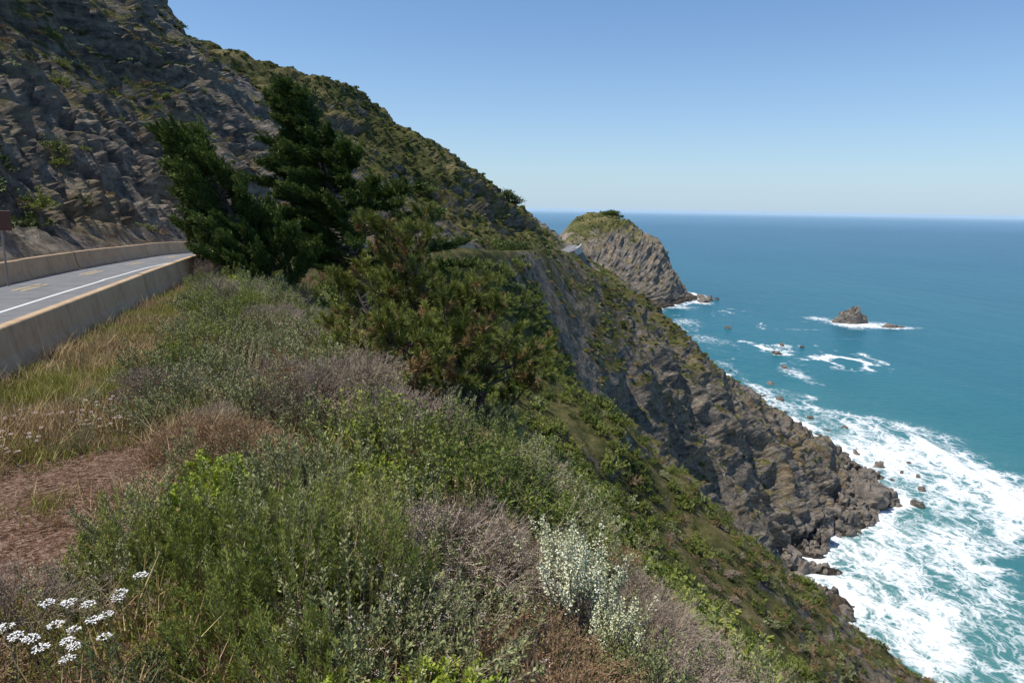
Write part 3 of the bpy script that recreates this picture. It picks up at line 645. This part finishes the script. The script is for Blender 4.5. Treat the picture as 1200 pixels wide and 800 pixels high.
gp=sample(1900,w);sz=rng.lognormal(-.1,.55,len(gp))*1.0
extra=[(168,300,2.5),(176,330,2.2),(171,268,2.6),(182,285,2),(166,352,3),(178,390,2.2),(190,372,1.8),(196,318,1.5),(228,575,4),(247,612,3),(262,604,2),(213,520,3),(225,700,3),(255,905,8),(268,925,6),(262,948,7),(280,930,4),(175,430,3),(183,470,2.6),(185,305,1.6),(178,312,2.4),(190,300,1.4)]
gp=np.concatenate([gp,np.array([(a,b_,-.3) for a,b_,c_ in extra])]);sz=np.concatenate([sz,[c_ for a,b_,c_ in extra]])
n=len(gp);rot=rng.uniform(0,6.28,(n,3))
scatter('shore_boulders',gp,rk,rng.integers(0,4,n),np.stack([sz,sz*rng.uniform(.7,1.2,n),sz*rng.uniform(.5,.9,n)],1),rot)
st=D.objects.new('sea_stack',None);col.objects.link(st);st.location=(375,750,0)
for i,(x,y,z,a,b_,c_) in enumerate(((0,0,2,12,9,10),(8,2,1,9,7,7),(-9,0,0,9,6,5),(2,-3,5,6,5,11))):
    o_=rock('rock_%d'%i,80+i,True,(a,b_,c_),.6,4);o_.location=(x,y,z);o_.parent=st
st=D.objects.new('sea_stack.001',None);col.objects.link(st);st.location=(404,722,0)
for i,(x,y,z,a,b_,c_) in enumerate(((0,0,0,7,4,3.5),(9,1,0,6,3,2.2))):
    o_=rock('rock_b%d'%i,90+i,True,(a,b_,c_),.45,3);o_.location=(x,y,z);o_.parent=st
# ------------------------------------------------------------------ trees
bark=flatmat('bark',(.06,.045,.035),(.18,.14,.11),8,.95,.8,.03)
M_cyp=leafmat('cypress_foliage',(.022,.040,.009),(.070,.105,.022),(.23,.285,.06),.15)
M_pine=leafmat('pine_needles',(.05,.07,.014),(.15,.175,.035),(.36,.36,.08),.15)
M_pbrown=leafmat('pine_brown',(.11,.07,.028),(.24,.15,.055),(.40,.27,.11))
def polytube(b,P,r0,r1,m,k=6):
    n=len(P)-1;rr=np.linspace(r0,r1,n+1);b.tubes(P[:-1],P[1:],rr[:-1],rr[1:],m,.5,k)
def cypress(name,base,apex,widthR,nbr,seed,wind=np.array([-.75,-.1,.62]),envf=None,low=.10,rb=0.0,dens=1.0):
    r=np.random.default_rng(seed);b=B();base=np.array(base,float);apex=np.array(apex,float)
    t=np.linspace(0,1,9)[:,None];trunk=base+(apex-base)*t+np.array([1,0,0])*(np.sin(t*3.1)*.35)
    polytube(b,trunk,.24,.04,1,8)
    for i in range(nbr):
        f=low+(1-low)*((i+.5)/nbr);st=np.array([np.interp(f,t[:,0],trunk[:,j]) for j in range(3)])
        az=r.uniform(0,6.283);out=np.array([math.cos(az),math.sin(az),r.uniform(-.1,.35)])
        rw=rb*max(0,out[0])*(1-f)
        L=widthR*envf(f)*r.uniform(.65,1.15);L*=1+.35*max(0,-out[0])-.15*max(0,out[0])+rw
        n=7;P=[st];d_=out/np.linalg.norm(out)
        for j in range(n):
            d_=d_+wind*.20*(1+j*.15)*(1-min(.85,rw*.8))+r.normal(0,.06,3);d_/=np.linalg.norm(d_);P.append(P[-1]+d_*L/n)
        P=np.array(P);polytube(b,P,.07*(1-f)+.02,.008,1,4)
        ns=int((15+L*9)*dens);tt=.22+.78*r.random(ns)**.75
        btint=r.random()
        for q in tt:
            p0=np.array([np.interp(q*n,np.arange(n+1),P[:,j]) for j in range(3)]);k=min(int(q*n),n-1);dr=P[k+1]-P[k];dr/=np.linalg.norm(dr)
            sd=r.normal(0,1,3)*np.array([1,1,.4]);sd/=np.linalg.norm(sd);dr2=dr*.75+sd*.55+wind*.6;dr2/=np.linalg.norm(dr2)
            Ls=r.uniform(.4,1.0)*(1.1-.3*q);nb_=int(50*Ls/.5);u=r.random((nb_,1))
            pp=p0+dr2*Ls*u+r.normal(0,.08,(nb_,3))*(1.15-u);dd_=dr2+r.normal(0,.38,(nb_,3))
            b.leaves(pp,dd_,r.uniform(.12,.24,nb_),.05,0,np.clip(r.random(nb_)*.4+.4*u[:,0]*r.random()+.25*btint,0,1),r)
    return add_obj(name,b.mesh(name,[M_cyp,bark]))
z1=gz(-12.6,34);z2=gz(-9.8,38)
cypress('cypress_tree',(-12.1,33.5,z1-.3),(-15.5,33.5,H+2.8),2.9,105,5,wind=np.array([-.62,-.1,.60]),envf=lambda f:(1.0-.78*f)+.12,low=.02,rb=.25)
cypress('cypress_tree.001',(-7.8,38,z2-.3),(-11.7,38,H+5.8),3.1,130,8,wind=np.array([-.78,-.1,.32]),envf=lambda f:.34+.85*max(0,math.sin(min(1,f*1.12)*math.pi))**.8*(1-.45*f),low=.28,rb=2.0,dens=1.1)
def pine(name,base,apex,R,nbr,seed):
    r=np.random.default_rng(seed);b=B();base=np.array(base,float);apex=np.array(apex,float)
    t=np.linspace(0,1,9)[:,None];trunk=base+(apex-base)*t+np.array([1,.2,0])*(np.sin(t*4)*.15);polytube(b,trunk,.10,.02,1,6)
    for i in range(nbr):
        f=.06+.94*((i+.5)/nbr);st=np.array([np.interp(f,t[:,0],trunk[:,j]) for j in range(3)])
        az=r.uniform(0,6.283);d_=np.array([math.cos(az),math.sin(az),r.uniform(-.1,.55)]);L=R*(1.15-.75*f)*r.uniform(.55,1.25);n=6;P=[st]
        for j in range(n):
            d_=d_/np.linalg.norm(d_)+np.array([-.05,0,.09])+r.normal(0,.10,3);d_/=np.linalg.norm(d_);P.append(P[-1]+d_*L/n)
        P=np.array(P);polytube(b,P,.038*(1.2-f),.010,1,4)
        for q in .35+.65*r.random(int(8+L*6)):
            p0=np.array([np.interp(q*n,np.arange(n+1),P[:,j]) for j in range(3)]);k=min(int(q*n),n-1);dr=P[k+1]-P[k];dr/=np.linalg.norm(dr)
            d2=dr*.6+r.normal(0,.55,3)+np.array([0,0,.55]);d2/=np.linalg.norm(d2);Ls=r.uniform(.15,.45);e=p0+d2*Ls;b.tubes(p0,e,.010,.007,1,.5)
            nb_=int(105*Ls/.3);u=r.random((nb_,1));pp=p0+(e-p0)*(.45+.55*u);J=r.normal(size=(nb_,3))
            brown=r.random()<(.07+.25*(1-f))
            b.leaves(pp,d2*.9+J*.5,r.uniform(.10,.17,nb_),.011,2 if brown else 0,np.clip(r.random(nb_)*.5+.5*r.random(),0,1),r)
    return add_obj(name,b.mesh(name,[M_pine,bark,M_pbrown]))
pine('pine_tree',(-1.1,12.6,gz(-1.1,12.6)-.2),(-1.9,13.2,H-.75),2.2,42,31)
pine('pine_tree.001',(-.7,12.2,gz(-.7,12.2)-.2),(-.7,12.8,H-1.7),1.7,24,33)
pine('pine_tree.002',(-2.8,14.5,gz(-2.8,14.5)-.2),(-3.3,14.8,H-1.8),1.7,24,35)
pine('pine_tree.003',(-1.2,10.6,gz(-1.2,10.6)-.2),(-1.6,10.8,H-2.0),1.5,22,37)
def smalltree(name,x,y,z,h,seed):
    r=np.random.default_rng(seed);b=B();b.tubes([[0,0,-1.]],[[ -.1*h,0,h*.5]],.05*h,.03*h,1,.5,5)
    for i in range(9):
        c_=np.array([r.normal(-.1,.25)*h,r.normal(0,.25)*h,h*(.45+.4*r.random())]);n=150;q=r.normal(size=(n,3))*np.array([.16,.16,.09])*h
        b.tubes([[-.1*h,0,h*.35]],[c_],.02*h,.008*h,1,.5);b.leaves(q+c_,r.normal(size=(n,3)),.09*h,.06*h,0,r.random(n),r)
    o_=add_obj(name,b.mesh(name,[M_cyp,bark]));o_.location=(x,y,z)
def gz2(x,y):
    i=np.argmin((flatP[:,0]-x)**2+(flatP[:,1]-y)**2);return flatP[i,2]
for k,(x,y,h) in enumerate(((-2,330,7),(1,334,6),(-30,240,5),(130,960,10),(137,962,12),(143,965,11),(125,962,8),(151,966,6),(-2,165,4.5),(3,190,4.5),(1,160,3.5))):
    smalltree('cypress_tree.%03d'%(k+2),x,y,gz2(x,y),h,200+k)
sg=D.objects.new('road_sign',None);col.objects.link(sg)
sgm=flatmat('rusty_brown_sign',(.10,.045,.03),(.16,.07,.045),6,.6,.1,.003);stl=flatmat('galvanised_post',(.2,.17,.15),(.3,.27,.24),12,.6,.1,.003)
b=B();b.tubes([[0,0,-.3]],[[0,0,2.9]],.04,.04,0,.5,8);o_=add_obj('post',b.mesh('post',[stl]),sg)
bm=bmesh.new();bmesh.ops.create_cube(bm,size=1);me=D.meshes.new('panel');bmesh.ops.scale(bm,vec=(.75,.02,.75),verts=bm.verts);bmesh.ops.bevel(bm,geom=bm.edges[:],offset=.008,segments=1,affect='EDGES');bm.to_mesh(me);bm.free();me.materials.append(sgm)
o_=add_obj('panel',me,sg);o_.location=(0,-.06,2.5)
sg.location=(-19.75,26.6,H-3.3);sg.rotation_euler=(0,0,.3)
# ------------------------------------------------------------------ light, world, camera
el,az=math.radians(64),math.radians(-103)
sd=Vector((math.sin(az)*math.cos(el),math.cos(az)*math.cos(el),math.sin(el)))
L=D.lights.new('sun','SUN');L.energy=5.0;L.angle=math.radians(.5);L.color=(1,.95,.86);lo=D.objects.new('sun',L);col.objects.link(lo)
lo.rotation_euler=(-sd).to_track_quat('-Z','Y').to_euler()
w=D.worlds.new('World');scene.world=w;w.use_nodes=True;nt=w.node_tree;nt.nodes.clear()
sk=nt.nodes.new('ShaderNodeTexSky');sk.sky_type='NISHITA';sk.sun_disc=False;sk.sun_elevation=el;sk.sun_rotation=az%(2*math.pi);sk.altitude=120
sk.air_density=1.0;sk.dust_density=.2;sk.ozone_density=3.5
tc=nt.nodes.new('ShaderNodeTexCoord');sx=nt.nodes.new('ShaderNodeSeparateXYZ');nt.links.new(tc.outputs['Generated'],sx.inputs[0])
ab=math_(nt,'ABSOLUTE',sx.outputs[2]);hz=math_(nt,'POWER',2.718,math_(nt,'MULTIPLY',ab,-10.0))
skt=mix(nt,1.0,sk.outputs[0],(.78,.91,1.03),'MULTIPLY')
skc=mix(nt,math_(nt,'MULTIPLY',hz,.9),skt,(3.6,4.75,5.9))
bg=nt.nodes.new('ShaderNodeBackground');bg.inputs[1].default_value=.135;ow=nt.nodes.new('ShaderNodeOutputWorld')
nt.links.new(skc,bg.inputs[0]);nt.links.new(bg.outputs[0],ow.inputs[0])
cam=D.cameras.new('camera');cam.lens=24;cam.sensor_width=36;cam.clip_start=.05;cam.clip_end=500000
co=D.objects.new('camera',cam);col.objects.link(co)
co.matrix_world=Matrix.Translation((0,0,H))@Matrix.Rotation(math.radians(90-11.1),4,'X')@Matrix.Rotation(math.radians(.9),4,'Z')
scene.camera=co
scene.view_settings.view_transform='Standard';scene.view_settings.look='None';scene.view_settings.exposure=0
